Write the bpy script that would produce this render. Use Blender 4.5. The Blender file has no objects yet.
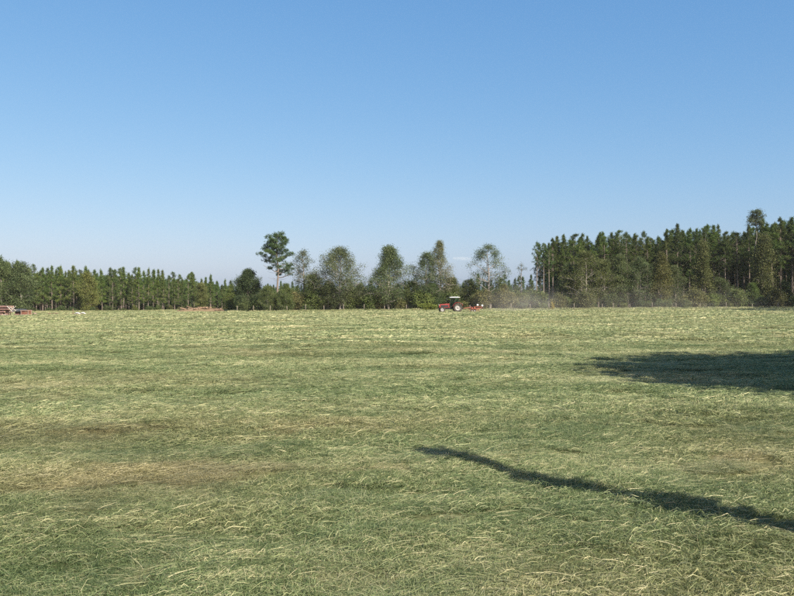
import bpy, math, random
import numpy as np
from mathutils import Matrix, Vector

# ------------------------------------------------------------------ camera, sky, sun, exposure
SC = bpy.context.scene
COL = SC.collection
CAM_H = 1.7
F_PX = 772.0                     # focal length in photograph pixels
HOR = 302.5                      # horizon row at the middle of the photograph
ROLL = 0.0063
SUN_EL, SUN_AZ = 37.0, 141.5     # azimuth clockwise from +Y (the view direction)

cam_d = bpy.data.cameras.new('camera'); cam = bpy.data.objects.new('camera', cam_d)
COL.objects.link(cam)
cam_d.sensor_width = 36.0; cam_d.lens = 36.0 * F_PX / 794.0
cam_d.clip_start = 0.05; cam_d.clip_end = 20000
cam.matrix_world = (Matrix.Translation((0, 0, CAM_H)) @
                    Matrix.Rotation(math.radians(90) + math.atan((HOR - 298) / F_PX), 4, 'X') @
                    Matrix.Rotation(-math.atan(ROLL), 4, 'Z'))
SC.camera = cam

world = bpy.data.worlds.new('World'); SC.world = world; world.use_nodes = True
wn = world.node_tree.nodes; wl = world.node_tree.links
bg = wn['Background']
sky = wn.new('ShaderNodeTexSky'); sky.sky_type = 'NISHITA'; sky.sun_disc = False
sky.sun_elevation = math.radians(SUN_EL); sky.sun_rotation = math.radians(SUN_AZ)
sky.altitude = 0; sky.air_density = 1.0; sky.dust_density = 1.5; sky.ozone_density = 5.0
sep = wn.new('ShaderNodeSeparateColor'); com = wn.new('ShaderNodeCombineColor'); wl.new(sky.outputs[0], sep.inputs[0])
for ch, (mid, gam, out) in enumerate(((1.78, 1.10, 1.43), (3.09, .73, 2.68), (5.2, .46, 4.32))):      # the camera's own colour response to the blue sky
    a = wn.new('ShaderNodeMath'); a.operation = 'DIVIDE'; wl.new(sep.outputs[ch], a.inputs[0]); a.inputs[1].default_value = mid
    b = wn.new('ShaderNodeMath'); b.operation = 'POWER'; wl.new(a.outputs[0], b.inputs[0]); b.inputs[1].default_value = gam
    c = wn.new('ShaderNodeMath'); c.operation = 'MULTIPLY'; wl.new(b.outputs[0], c.inputs[0]); c.inputs[1].default_value = out
    wl.new(c.outputs[0], com.inputs[ch])
wl.new(com.outputs[0], bg.inputs[0]); bg.inputs[1].default_value = 0.10

sun_d = bpy.data.lights.new('sun', 'SUN'); sun = bpy.data.objects.new('sun', sun_d)
COL.objects.link(sun)
sun_d.energy = 5.0; sun_d.angle = math.radians(0.5); sun_d.color = (1.0, 0.93, 0.82)
az, el = math.radians(SUN_AZ), math.radians(SUN_EL)
to_sun = Vector((math.sin(az) * math.cos(el), math.cos(az) * math.cos(el), math.sin(el)))
sun.rotation_euler = to_sun.to_track_quat('Z', 'Y').to_euler()
sun.location = (30, -30, 40)
SC.view_settings.view_transform = 'Standard'; SC.view_settings.look = 'None'
SC.view_settings.gamma = 1.0; SC.view_settings.exposure = 0.9
SC.view_settings.use_curve_mapping = False
SC.cycles.use_denoising = False
SC.cycles.max_bounces = 6; SC.cycles.diffuse_bounces = 3; SC.cycles.transmission_bounces = 4
SC.cycles.volume_bounces = 2; SC.cycles.transparent_max_bounces = 8
SC.render.film_transparent = False

# ------------------------------------------------------------------ pixel helpers, noise
def hor(px): return HOR - (px - 397) * ROLL
def gx(px, Y): return (px - 397) / F_PX * Y                      # where a column stands at distance Y
def gz(px, py, Y): return CAM_H + (hor(px) - py) / F_PX * Y      # height of a point seen at that row
def gy(px, py): return CAM_H * F_PX / (py - hor(px))             # distance of a ground point

def _h(ix, iy, s):
    n = (ix.astype(np.int64) * 374761393 + iy.astype(np.int64) * 668265263 + s * 982451653) & 0x7fffffff
    n = ((n ^ (n >> 13)) * 1274126177) & 0x7fffffff
    n = n ^ (n >> 16)
    return (n & 0xffff) / 65535.0
def vnoise(x, y, s=0):
    ix = np.floor(x); iy = np.floor(y); fx = x - ix; fy = y - iy
    fx = fx * fx * (3 - 2 * fx); fy = fy * fy * (3 - 2 * fy)
    a = _h(ix, iy, s); b = _h(ix + 1, iy, s); c = _h(ix, iy + 1, s); d = _h(ix + 1, iy + 1, s)
    return (a + (b - a) * fx) * (1 - fy) + (c + (d - c) * fx) * fy
def fbm(x, y, s=0, o=4):
    t = 0; a = .5; n = 0
    for k in range(o):
        t = t + a * vnoise(x * 2 ** k + 17.3 * k, y * 2 ** k - 9.1 * k, s + k); n += a; a *= .55
    return t / n
def ground_h(x, y):
    near = np.exp(-np.maximum(np.abs(y) - 20, 0) / 60)
    h = 0.10 * (fbm(x / 2.6, y / 1.5, 3, 3) - .5)
    h = h + 0.11 * np.clip(fbm(x / .8, y / .55, 11, 2) - .52, 0, 1) * near
    h = h + 0.22 * (fbm(x / 16, y / 11, 5, 2) - .5) * np.clip((np.abs(y) - 6) / 25, 0, 1)
    return h
def dry_field(x, y):                                            # where the swath is thin and the brown stubble shows
    d = np.clip((fbm(x / 3.2, y / 2.0, 31, 4) - .50) * 4.0, 0, 1) * .55
    for (px, py, sx, sy, a) in ((110, 480, 1.5, .75, 1.3), (40, 432, 2.4, 1.0, 1.0), (210, 470, .9, .5, .6), (370, 474, .4, .25, .9),
                                (770, 460, 1.0, 1.2, .7), (90, 385, 4, 1.5, .5), (740, 425, 1.5, 1.2, .4), (285, 432, .9, .5, .5)):
        Y = gy(px, py); X = gx(px, Y)
        d = d + a * np.exp(-(((x - X) / sx) ** 2 + ((y - Y) / sy) ** 2)) * (0.5 + fbm(x / .5, y / .4, 77, 3))
    return np.clip(d * (.25 + 1.35 * fbm(x / .45, y / .3, 41, 3)), 0, 1)

# ------------------------------------------------------------------ mesh + object helpers
def mesh_np(name, V, tris=None, quads=None, fattr=None, vattr=None, smooth=False):
    me = bpy.data.meshes.new(name)
    V = np.asarray(V, np.float32)
    nt = 0 if tris is None else len(tris); nq = 0 if quads is None else len(quads)
    me.vertices.add(len(V)); me.vertices.foreach_set('co', V.ravel())
    L = []
    if nt: L.append(np.asarray(tris, np.int32).ravel())
    if nq: L.append(np.asarray(quads, np.int32).ravel())
    L = np.concatenate(L)
    me.loops.add(len(L)); me.loops.foreach_set('vertex_index', L)
    st = np.concatenate([np.arange(nt) * 3, nt * 3 + np.arange(nq) * 4]).astype(np.int32)
    me.polygons.add(nt + nq); me.polygons.foreach_set('loop_start', st)
    if smooth: me.polygons.foreach_set('use_smooth', np.ones(nt + nq, bool))
    for d, dom in ((fattr, 'FACE'), (vattr, 'POINT')):
        for k, a in (d or {}).items():
            at = me.attributes.new(k, 'FLOAT', dom); at.data.foreach_set('value', np.asarray(a, np.float32))
    me.update(calc_edges=True)
    return me

class MB:
    """collects boxes, tubes, lathes into one mesh"""
    def __init__(s): s.v = []; s.f = []
    def add(s, V, F):
        o = len(s.v); s.v += [tuple(p) for p in V]; s.f += [tuple(i + o for i in q) for q in F]; return s
    def box(s, c, d, rz=0, ry=0, taper=1.0, bev=0.0):
        cx, cy, cz = c; dx, dy, dz = (k / 2 for k in d)
        R = Matrix.Rotation(rz, 3, 'Z') @ Matrix.Rotation(ry, 3, 'Y')
        b = min(bev, dx * .9, dy * .9)
        def ring(z, k, ins):
            x, y = dx * k - ins, dy * k - ins
            if b <= 0: return [(-x, -y, z), (x, -y, z), (x, y, z), (-x, y, z)]
            return [(-x + b, -y, z), (x - b, -y, z), (x, -y + b, z), (x, y - b, z), (x - b, y, z), (-x + b, y, z), (-x, y - b, z), (-x, -y + b, z)]
        rs = [ring(-dz, 1, 0), ring(dz, taper, 0)]
        if b > 0: rs = [ring(-dz, 1, b), ring(-dz + b, 1, 0), ring(dz - b, taper, 0), ring(dz, taper, b)]
        n = len(rs[0]); V = [R @ Vector(p) + Vector(c) for r in rs for p in r]; F = [tuple(range(n))[::-1]]
        for k in range(len(rs) - 1):
            for i in range(n): F.append((k * n + i, k * n + (i + 1) % n, (k + 1) * n + (i + 1) % n, (k + 1) * n + i))
        F.append(tuple((len(rs) - 1) * n + i for i in range(n)))
        return s.add(V, F)
    def tube(s, P, r, n=8, cap=True):
        P = [Vector(p) for p in P]; r = r if hasattr(r, '__len__') else [r] * len(P)
        V = []; F = []
        for i, p in enumerate(P):
            t = (P[min(i + 1, len(P) - 1)] - P[max(i - 1, 0)]).normalized()
            a = t.orthogonal().normalized() if i == 0 else (a - t * a.dot(t)).normalized()
            b = t.cross(a)
            for k in range(n):
                an = 2 * math.pi * k / n; V.append(p + (a * math.cos(an) + b * math.sin(an)) * r[i])
        for i in range(len(P) - 1):
            for k in range(n): F.append((i * n + k, i * n + (k + 1) % n, (i + 1) * n + (k + 1) % n, (i + 1) * n + k))
        if cap: F.append(tuple(range(n))[::-1]); F.append(tuple((len(P) - 1) * n + k for k in range(n)))
        return s.add(V, F)
    def lathe(s, prof, c, axis='Y', n=20, cap=True):                   # prof: (radius, offset along axis)
        V = []; F = []
        for (r, o) in prof:
            for k in range(n):
                an = 2 * math.pi * k / n; a, b = r * math.cos(an), r * math.sin(an)
                q = {'Y': (a, o, b), 'Z': (a, b, o), 'X': (o, a, b)}[axis]
                V.append((c[0] + q[0], c[1] + q[1], c[2] + q[2]))
        for i in range(len(prof) - 1):
            for k in range(n): F.append((i * n + k, i * n + (k + 1) % n, (i + 1) * n + (k + 1) % n, (i + 1) * n + k))
        if cap: F.append(tuple(range(n))[::-1]); F.append(tuple((len(prof) - 1) * n + k for k in range(n)))
        return s.add(V, F)
    def prism(s, pts, y0, y1):                               # outline in (x, z), extruded along y
        n = len(pts); V = [(x, y0, z) for x, z in pts] + [(x, y1, z) for x, z in pts]
        F = [tuple(range(n)), tuple(range(n, 2 * n))[::-1]] + [((i + 1) % n, i, n + i, n + (i + 1) % n) for i in range(n)]
        return s.add(V, F)
    def mesh(s, name, smooth=False):
        me = bpy.data.meshes.new(name); me.from_pydata(s.v, [], s.f); me.update()
        if smooth:
            for p in me.polygons: p.use_smooth = True
        return me
    def build(s, name, mat, parent=None, smooth=False): return obj(name, s.mesh(name, smooth), mat, parent)

def obj(name, me, mat=None, parent=None):
    if mat is not None and not me.materials: me.materials.append(mat)
    o = bpy.data.objects.new(name, me); COL.objects.link(o); o.parent = parent
    return o
def tag(o, label=None, cat=None, group=None, kind=None):
    for k, v in (('label', label), ('category', cat), ('group', group), ('kind', kind)):
        if v: o[k] = v
    return o
def empty(name, loc=(0, 0, 0), rz=0, **kw):
    o = bpy.data.objects.new(name, None); COL.objects.link(o); o.empty_display_size = .3
    o.location = loc; o.rotation_euler.z = rz
    return tag(o, **kw)

# ------------------------------------------------------------------ materials
def new_mat(name):
    m = bpy.data.materials.new(name); m.use_nodes = True
    nt = m.node_tree; return m, nt.nodes, nt.links, nt.nodes['Principled BSDF']
def noise_node(n, l, scale, detail=4, coord=None, rough=.6):
    t = n.new('ShaderNodeTexNoise'); t.inputs['Scale'].default_value = scale; t.inputs['Detail'].default_value = detail
    t.inputs['Roughness'].default_value = rough
    if coord is not None: l.new(coord, t.inputs['Vector'])
    return t
def ramp(n, l, fac, stops):
    r = n.new('ShaderNodeValToRGB'); e = r.color_ramp.elements
    while len(e) < len(stops): e.new(.5)
    for k, (p, c) in enumerate(stops): e[k].position = p; e[k].color = (*c, 1)
    l.new(fac, r.inputs[0]); return r
def mix(n, l, fac, a, b, typ='MIX'):
    m = n.new('ShaderNodeMix'); m.data_type = 'RGBA'; m.blend_type = typ
    for sk, v in ((m.inputs[0], fac), (m.inputs[6], a), (m.inputs[7], b)):
        if hasattr(v, 'is_linked'): l.new(v, sk)
        elif isinstance(v, (int, float)): sk.default_value = v
        else: sk.default_value = (*v, 1)
    return m.outputs[2]
def mth(n, l, op, a, b=0.0):
    m = n.new('ShaderNodeMath'); m.operation = op
    for sk, v in ((m.inputs[0], a), (m.inputs[1], b)):
        if hasattr(v, 'is_linked'): l.new(v, sk)
        else: sk.default_value = v
    return m.outputs[0]
def simple(name, col, rough=.6, metal=0, wear=None, scale=6, bump=0, spec=.4):
    m, n, l, p = new_mat(name)
    p.inputs['Roughness'].default_value = rough; p.inputs['Metallic'].default_value = metal
    p.inputs['Specular IOR Level'].default_value = spec
    tc = n.new('ShaderNodeTexCoord'); t = noise_node(n, l, scale, 5, tc.outputs['Object'])
    c2 = wear or tuple(k * .7 for k in col)
    r = ramp(n, l, t.outputs[0], [(.35, col), (.72, c2)]); l.new(r.outputs[0], p.inputs['Base Color'])
    if bump:
        b = n.new('ShaderNodeBump'); b.inputs['Strength'].default_value = bump; l.new(t.outputs[0], b.inputs['Height']); l.new(b.outputs[0], p.inputs['Normal'])
    return m
def leafy(name, a, b, c, transl=.3):
    """foliage: per-leaf tint attribute, per-object colour, a little translucency"""
    m, n, l, p = new_mat(name)
    at = n.new('ShaderNodeAttribute'); at.attribute_name = 'tint'
    oi = n.new('ShaderNodeObjectInfo')
    r = ramp(n, l, at.outputs['Fac'], [(0, a), (.5, b), (1, c)])
    col = mix(n, l, 1.0, r.outputs[0], oi.outputs['Color'], 'MULTIPLY')
    l.new(col, p.inputs['Base Color']); p.inputs['Roughness'].default_value = .65; p.inputs['Specular IOR Level'].default_value = .25
    tr = n.new('ShaderNodeBsdfTranslucent'); l.new(col, tr.inputs[0])
    ms = n.new('ShaderNodeMixShader'); ms.inputs[0].default_value = transl
    l.new(p.outputs[0], ms.inputs[1]); l.new(tr.outputs[0], ms.inputs[2])
    l.new(ms.outputs[0], n['Material Output'].inputs[0]); return m
M = {}
M['leaf'] = leafy('leaf', (.046, .068, .026), (.095, .124, .050), (.175, .200, .090))
M['needle'] = leafy('needle', (.028, .055, .016), (.06, .105, .03), (.12, .16, .05), .22)
M['bark'] = simple('bark', (.22, .18, .145), .9, wear=(.12, .095, .078), scale=9, bump=.5)
M['bark_grey'] = simple('bark_grey', (.30, .27, .235), .9, wear=(.16, .14, .12), scale=9, bump=.5)

def grass_mat(name, ground=False):
    m, n, l, p = new_mat(name)
    geo = n.new('ShaderNodeNewGeometry')
    dry = n.new('ShaderNodeAttribute'); dry.attribute_name = 'dry'
    if not ground: dry.attribute_type = 'INSTANCER'
    mp = n.new('ShaderNodeMapping'); l.new(geo.outputs['Position'], mp.inputs[0]); mp.inputs['Scale'].default_value = (.45, 1.0, .5)
    big = noise_node(n, l, .35, 5, mp.outputs[0]); fine = noise_node(n, l, 2.6, 4, mp.outputs[0])
    if ground:
        src = noise_node(n, l, 22, 6, geo.outputs['Position'], .75).outputs[0]
        src = mth(n, l, 'MULTIPLY', src, .9)
    else:
        at = n.new('ShaderNodeAttribute'); at.attribute_name = 'tint'; src = at.outputs['Fac']
    v = mth(n, l, 'ADD', src, mth(n, l, 'MULTIPLY', mth(n, l, 'SUBTRACT', big.outputs[0], .5), .65))
    v = mth(n, l, 'ADD', v, mth(n, l, 'MULTIPLY', mth(n, l, 'SUBTRACT', fine.outputs[0], .5), .65))
    tuft_shade = noise_node(n, l, 9.0, 3, mp.outputs[0])  # darker green clumps, with shade of the gaps between blades painted in
    v = mth(n, l, 'ADD', v, mth(n, l, 'MULTIPLY', mth(n, l, 'SUBTRACT', tuft_shade.outputs[0], .5), .85))
    sx = n.new('ShaderNodeSeparateXYZ'); l.new(geo.outputs['Position'], sx.inputs[0])
    mp2 = n.new('ShaderNodeMapping'); l.new(geo.outputs['Position'], mp2.inputs[0]); mp2.inputs['Scale'].default_value = (.045, .30, .3)
    band = noise_node(n, l, 1.0, 4, mp2.outputs[0], .55)
    v = mth(n, l, 'ADD', v, mth(n, l, 'MULTIPLY', mth(n, l, 'SUBTRACT', band.outputs[0], .5), .55))
    row = mth(n, l, 'SINE', mth(n, l, 'ADD', mth(n, l, 'MULTIPLY', sx.outputs[1], 1.35), mth(n, l, 'MULTIPLY', band.outputs[0], 7.0)))   # passes of the tedder
    v = mth(n, l, 'ADD', v, mth(n, l, 'MULTIPLY', row, .07))
    r = ramp(n, l, v, [(0, (.060, .095, .031)), (.33, (.152, .203, .079)), (.60, (.287, .322, .146)), (.82, (.45, .44, .228)), (1, (.64, .58, .33))])
    rd = ramp(n, l, v, [(0, (.12, .095, .042)), (.4, (.275, .22, .10)), (.75, (.45, .375, .19)), (1, (.62, .55, .34))])
    col = mix(n, l, mth(n, l, 'MULTIPLY', dry.outputs['Fac'], .68), r.outputs[0], rd.outputs[0])
    if ground: col = mix(n, l, .6, col, (.085, .075, .038))          # soil and old thatch between the stubble
    l.new(col, p.inputs['Base Color']); p.inputs['Roughness'].default_value = .55; p.inputs['Specular IOR Level'].default_value = .3
    if ground:
        p.inputs['Roughness'].default_value = 1.0; p.inputs['Specular IOR Level'].default_value = 0.0
        b = n.new('ShaderNodeBump'); b.inputs['Strength'].default_value = .8; b.inputs['Distance'].default_value = .05
        l.new(src, b.inputs['Height']); l.new(b.outputs[0], p.inputs['Normal'])
    else:
        tr = n.new('ShaderNodeBsdfTranslucent'); l.new(col, tr.inputs[0])
        ms = n.new('ShaderNodeMixShader'); ms.inputs[0].default_value = .25
        l.new(p.outputs[0], ms.inputs[1]); l.new(tr.outputs[0], ms.inputs[2]); l.new(ms.outputs[0], n['Material Output'].inputs[0])
    return m
M['field'] = grass_mat('field', True); M['grass'] = grass_mat('grass')

# ------------------------------------------------------------------ ground: one sheet to the horizon
def spaced(a, fine, g, far):
    out = [a]; s = fine
    while out[-1] < far: s *= g; out.append(out[-1] + s)
    return out
xr = list(np.arange(0, 10, .1)) + spaced(10, .1, 1.045, 6000)
xs = np.array([-v for v in xr[::-1][:-1]] + xr)
yf = list(np.arange(2.5, 14, .09)) + spaced(14, .09, 1.03, 7000)
yb = [-v for v in spaced(-2.4, .12, 1.2, 600)[1:]][::-1]
ys = np.array(yb + yf)
GX, GY = np.meshgrid(xs, ys)
GZ = ground_h(GX, GY)
nx, ny = len(xs), len(ys)
I = np.arange(nx * ny).reshape(ny, nx)
quads = np.stack([I[:-1, :-1], I[:-1, 1:], I[1:, 1:], I[1:, :-1]], -1).reshape(-1, 4)
gme = mesh_np('ground', np.stack([GX, GY, GZ], -1).reshape(-1, 3), None, quads, None, {'dry': dry_field(GX, GY).ravel()}, True)
tag(obj('ground', gme, M['field']), 'mown hay field of cut grass reaching to the treeline', kind='structure')
def gnd(x, y): return float(ground_h(np.array([float(x)]), np.array([float(y)]))[0])

# ------------------------------------------------------------------ point scatter through geometry nodes (stuff only)
def scatter(name, P, rot, scl, idx, protos, attrs=None):
    me = bpy.data.meshes.new(name); P = np.asarray(P, np.float32)
    me.vertices.add(len(P)); me.vertices.foreach_set('co', P.ravel())
    a = me.attributes.new('rot', 'FLOAT_VECTOR', 'POINT'); a.data.foreach_set('vector', np.asarray(rot, np.float32).ravel())
    a = me.attributes.new('scl', 'FLOAT_VECTOR', 'POINT'); a.data.foreach_set('vector', np.asarray(scl, np.float32).ravel())
    a = me.attributes.new('idx', 'INT', 'POINT'); a.data.foreach_set('value', np.asarray(idx, np.int32))
    for k, v in (attrs or {}).items():
        a = me.attributes.new(k, 'FLOAT', 'POINT'); a.data.foreach_set('value', np.asarray(v, np.float32))
    o = obj(name, me)
    c = bpy.data.collections.new(name + '_source')
    for i, (pm) in enumerate(protos):
        c.objects.link(bpy.data.objects.new('%s_source_%02d' % (name, i), pm))
    g = bpy.data.node_groups.new(name + '_scatter', 'GeometryNodeTree')
    g.interface.new_socket('Geometry', in_out='INPUT', socket_type='NodeSocketGeometry')
    g.interface.new_socket('Geometry', in_out='OUTPUT', socket_type='NodeSocketGeometry')
    n, l = g.nodes, g.links
    gi, go = n.new('NodeGroupInput'), n.new('NodeGroupOutput')
    ci = n.new('GeometryNodeCollectionInfo'); ci.inputs[0].default_value = c
    ci.inputs['Separate Children'].default_value = True; ci.inputs['Reset Children'].default_value = True
    ip = n.new('GeometryNodeInstanceOnPoints')
    def na(nm, typ):
        q = n.new('GeometryNodeInputNamedAttribute'); q.data_type = typ; q.inputs[0].default_value = nm; return q.outputs[0]
    l.new(gi.outputs[0], ip.inputs['Points']); l.new(ci.outputs[0], ip.inputs['Instance'])
    ip.inputs['Pick Instance'].default_value = True
    l.new(na('idx', 'INT'), ip.inputs['Instance Index'])
    l.new(na('rot', 'FLOAT_VECTOR'), ip.inputs['Rotation']); l.new(na('scl', 'FLOAT_VECTOR'), ip.inputs['Scale'])
    l.new(ip.outputs[0], go.inputs[0])
    md = o.modifiers.new('scatter', 'NODES'); md.node_group = g
    return o

# ------------------------------------------------------------------ cut grass
def blades(seed, R, nb, w, lmin, lmax, rise, spread=.9, stand=.10, stems=.05, tmean=.42, tsd=.20):
    """a patch of lying cut blades, short stubble and long pale stems"""
    r = np.random.RandomState(seed)
    rad = R * np.sqrt(r.rand(nb)); th = r.rand(nb) * 2 * np.pi
    p0 = np.stack([rad * np.cos(th), rad * np.sin(th), r.rand(nb) ** 1.5 * rise * .8], 1)
    kind = r.rand(nb); st = kind < stand; pale = kind > 1 - stems
    an = r.randn(nb) * spread + (r.rand(nb) < .25) * r.rand(nb) * 6.28
    L = lmin + (lmax - lmin) * r.rand(nb) ** 1.4; L[pale] = lmax * (.7 + .9 * r.rand(pale.sum())); L[st] = lmin * .6 + rise * r.rand(st.sum())
    d = np.stack([np.cos(an), np.sin(an), np.zeros(nb)], 1)
    side = np.stack([-np.sin(an), np.cos(an), np.zeros(nb)], 1)
    ti = r.randn(nb) * .5; side = side * np.cos(ti)[:, None] + np.array([0, 0, 1.]) * np.sin(ti)[:, None]
    W = w * (.6 + .8 * r.rand(nb)); W[pale] *= .7
    bend = r.randn(nb) * .09; perp = np.stack([-np.sin(an), np.cos(an), np.zeros(nb)], 1)
    hz = rise * (.25 + r.rand(nb)); V = []
    for k, u in enumerate((0, .35, .7, 1.0)):
        lift = hz * 4 * u * (1 - u) * .3 + rise * .5 * r.randn(nb) * u * .5
        q = p0 + d * (L * u)[:, None] + perp * (bend * L * u * u)[:, None]; q[:, 2] += np.maximum(lift, -p0[:, 2] * u)
        if st.any():
            q[st] = p0[st] * [1, 1, 0] + d[st] * (L[st] * u * .45)[:, None] + np.array([0, 0, 1.]) * (L[st] * u * .9)[:, None]
        wk = (W * (1, .95, .75, .15)[k])[:, None] * .5
        V += [q - side * wk, q + side * wk]
    V = np.stack(V, 1)                                     # nb, 8, 3
    b = (np.arange(nb) * 8)[:, None]
    Q = np.concatenate([b + np.array([[2 * k, 2 * k + 1, 2 * k + 3, 2 * k + 2]]) for k in range(3)], 1).reshape(-1, 4)
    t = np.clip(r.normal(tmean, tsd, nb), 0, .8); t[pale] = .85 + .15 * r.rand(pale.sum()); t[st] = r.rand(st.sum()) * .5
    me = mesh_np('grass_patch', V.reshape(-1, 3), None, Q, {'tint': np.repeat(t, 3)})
    me.materials.append(M['grass']); return me

rg = np.random.RandomState(5)
def ring(y0, y1, dens, blend, margin, wide=.56):
    n = int((y1 - y0) * 2 * (wide * y1 + margin) * dens)
    y = y0 + (y1 - y0) * rg.rand(n); x = (rg.rand(n) * 2 - 1) * (wide * y1 + margin)
    k = np.abs(x) < wide * y + margin
    k &= rg.rand(n) < np.clip((y - y0) / blend[0], 0, 1) if blend[0] else True
    k &= rg.rand(n) < np.clip((y1 - y) / blend[1], 0, 1) if blend[1] else True
    return x[k], y[k]
PT = [[], [], [], []]; protos = []; AT = []
for (args, y0, y1, dens, blend, margin, wide) in (
        ((.28, 940, .0023, .03, .13, .030, .9, .12, .04, .37, .25), 2.6, 13, 17, (0, 3), 2.5, .56),  # nearest patches: wide tint spread also paints dark gaps between blades
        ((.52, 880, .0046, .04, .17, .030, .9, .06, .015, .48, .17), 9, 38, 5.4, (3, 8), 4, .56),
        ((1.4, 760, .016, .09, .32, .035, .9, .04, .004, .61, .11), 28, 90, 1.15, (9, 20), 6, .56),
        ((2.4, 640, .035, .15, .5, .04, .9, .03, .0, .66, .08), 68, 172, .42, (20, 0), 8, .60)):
    base = len(protos)
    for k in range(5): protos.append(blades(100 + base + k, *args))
    x, y = ring(y0, y1, dens, blend, margin, wide)
    z = ground_h(x, y); e = .15
    gy_, gx_ = (ground_h(x, y + e) - ground_h(x, y - e)) / (2 * e), (ground_h(x + e, y) - ground_h(x - e, y)) / (2 * e)
    ang = (fbm(x / 2.2, y / 2.2, 51, 2) - .5) * 7 + rg.randn(len(x)) * .35
    ca, sa = np.cos(ang), np.sin(ang)
    tx = np.arctan(ca * gy_ - sa * gx_); ty = -np.arctan(ca * gx_ + sa * gy_)      # slope in the patch's own frame
    d = dry_field(x, y)
    keep = rg.rand(len(x)) > d * .2
    sc = (.8 + .5 * rg.rand(len(x)))
    lump = .4 + 3.4 * np.clip(fbm(x / .9, y / .6, 91, 3), 0, 1) ** 2
    PT[0].append(np.stack([x, y, z + .004], 1)[keep]); PT[1].append(np.stack([tx, ty, ang], 1)[keep])
    PT[2].append(np.stack([sc, sc, sc * lump * (1 - .3 * d)], 1)[keep]); PT[3].append((base + rg.randint(0, 5, len(x)))[keep]); AT.append(d[keep])
grass = scatter('cut_grass', np.concatenate(PT[0]), np.concatenate(PT[1]), np.concatenate(PT[2]), np.concatenate(PT[3]), protos, {'dry': np.concatenate(AT)})
tag(grass, 'cut green and straw coloured grass lying drying over the whole field', 'grass', kind='stuff')

# ------------------------------------------------------------------ trees
class TB:
    """skeleton tubes and leaf faces of one tree, numpy arrays"""
    def __init__(s, seed): s.r = np.random.RandomState(seed); s.tv = []; s.tq = []; s.nv = 0; s.lv = []; s.lt = []
    def tube(s, P, R, n=5):
        P = np.asarray(P, float); R = np.asarray(R, float); m = len(P)
        T = np.gradient(P, axis=0); T /= np.linalg.norm(T, axis=1)[:, None] + 1e-9
        up = np.array([1., 0, 0]) if abs(T[0][2]) > .8 else np.array([0, 0, 1.])
        A = np.cross(T, up); A /= np.linalg.norm(A, axis=1)[:, None] + 1e-9; B = np.cross(T, A)
        an = np.arange(n) * 2 * np.pi / n
        V = P[:, None] + (A[:, None] * np.cos(an)[None, :, None] + B[:, None] * np.sin(an)[None, :, None]) * R[:, None, None]
        idx = s.nv + np.arange(m * n).reshape(m, n); j = np.roll(idx, -1, 1)
        s.tq.append(np.stack([idx[:-1], j[:-1], j[1:], idx[1:]], -1).reshape(-1, 4)); s.tv.append(V.reshape(-1, 3)); s.nv += m * n
    def leaves(s, C, sig, n, size, tint, flat=1.0):
        """n rhombic leaf sprays round each centre"""
        r = s.r; C = np.repeat(np.asarray(C, float), n, 0); N = len(C)
        tint = np.repeat(np.broadcast_to(tint, (N // n,)), n)
        c = C + r.randn(N, 3) * np.array([sig, sig, sig * flat])
        a = r.randn(N, 3); a[:, 2] *= .7; a /= np.linalg.norm(a, axis=1)[:, None]
        b = np.cross(a, r.randn(N, 3)); b /= np.linalg.norm(b, axis=1)[:, None] + 1e-9
        sz = (size * (.55 + .9 * r.rand(N)))[:, None]
        s.lv.append(np.stack([c - a * sz * .6, c + b * sz * .32, c + a * sz * .6, c - b * sz * .32], 1))
        s.lt.append(np.clip(tint + r.randn(N) * .16, 0, 1))
    def needles(s, C, n, ln, w, tint):
        """bundles of long needles fanning out from each centre"""
        r = s.r; C = np.repeat(np.asarray(C, float), n, 0); N = len(C)
        tint = np.repeat(np.broadcast_to(tint, (N // n,)), n)
        d = r.randn(N, 3); d[:, 2] += .35; d /= np.linalg.norm(d, axis=1)[:, None]
        b = np.cross(d, r.randn(N, 3)); b /= np.linalg.norm(b, axis=1)[:, None] + 1e-9
        L = (ln * (.6 + .7 * r.rand(N)))[:, None]; c = C + r.randn(N, 3) * ln * .25
        s.lv.append(np.stack([c - b * w * .5, c + b * w * .5, c + d * L + b * w * .3, c + d * L - b * w * .3], 1))
        s.lt.append(np.clip(tint + r.randn(N) * .14, 0, 1))
    def meshes(s, leafmat, barkmat):
        t = mesh_np('trunk', np.concatenate(s.tv), None, np.concatenate(s.tq), smooth=True); t.materials.append(barkmat)
        lv = np.concatenate(s.lv); q = np.arange(len(lv) * 4).reshape(-1, 4)
        c = mesh_np('crown', lv.reshape(-1, 3), None, q, {'tint': np.concatenate(s.lt)}); c.materials.append(leafmat)
        return t, c

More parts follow.
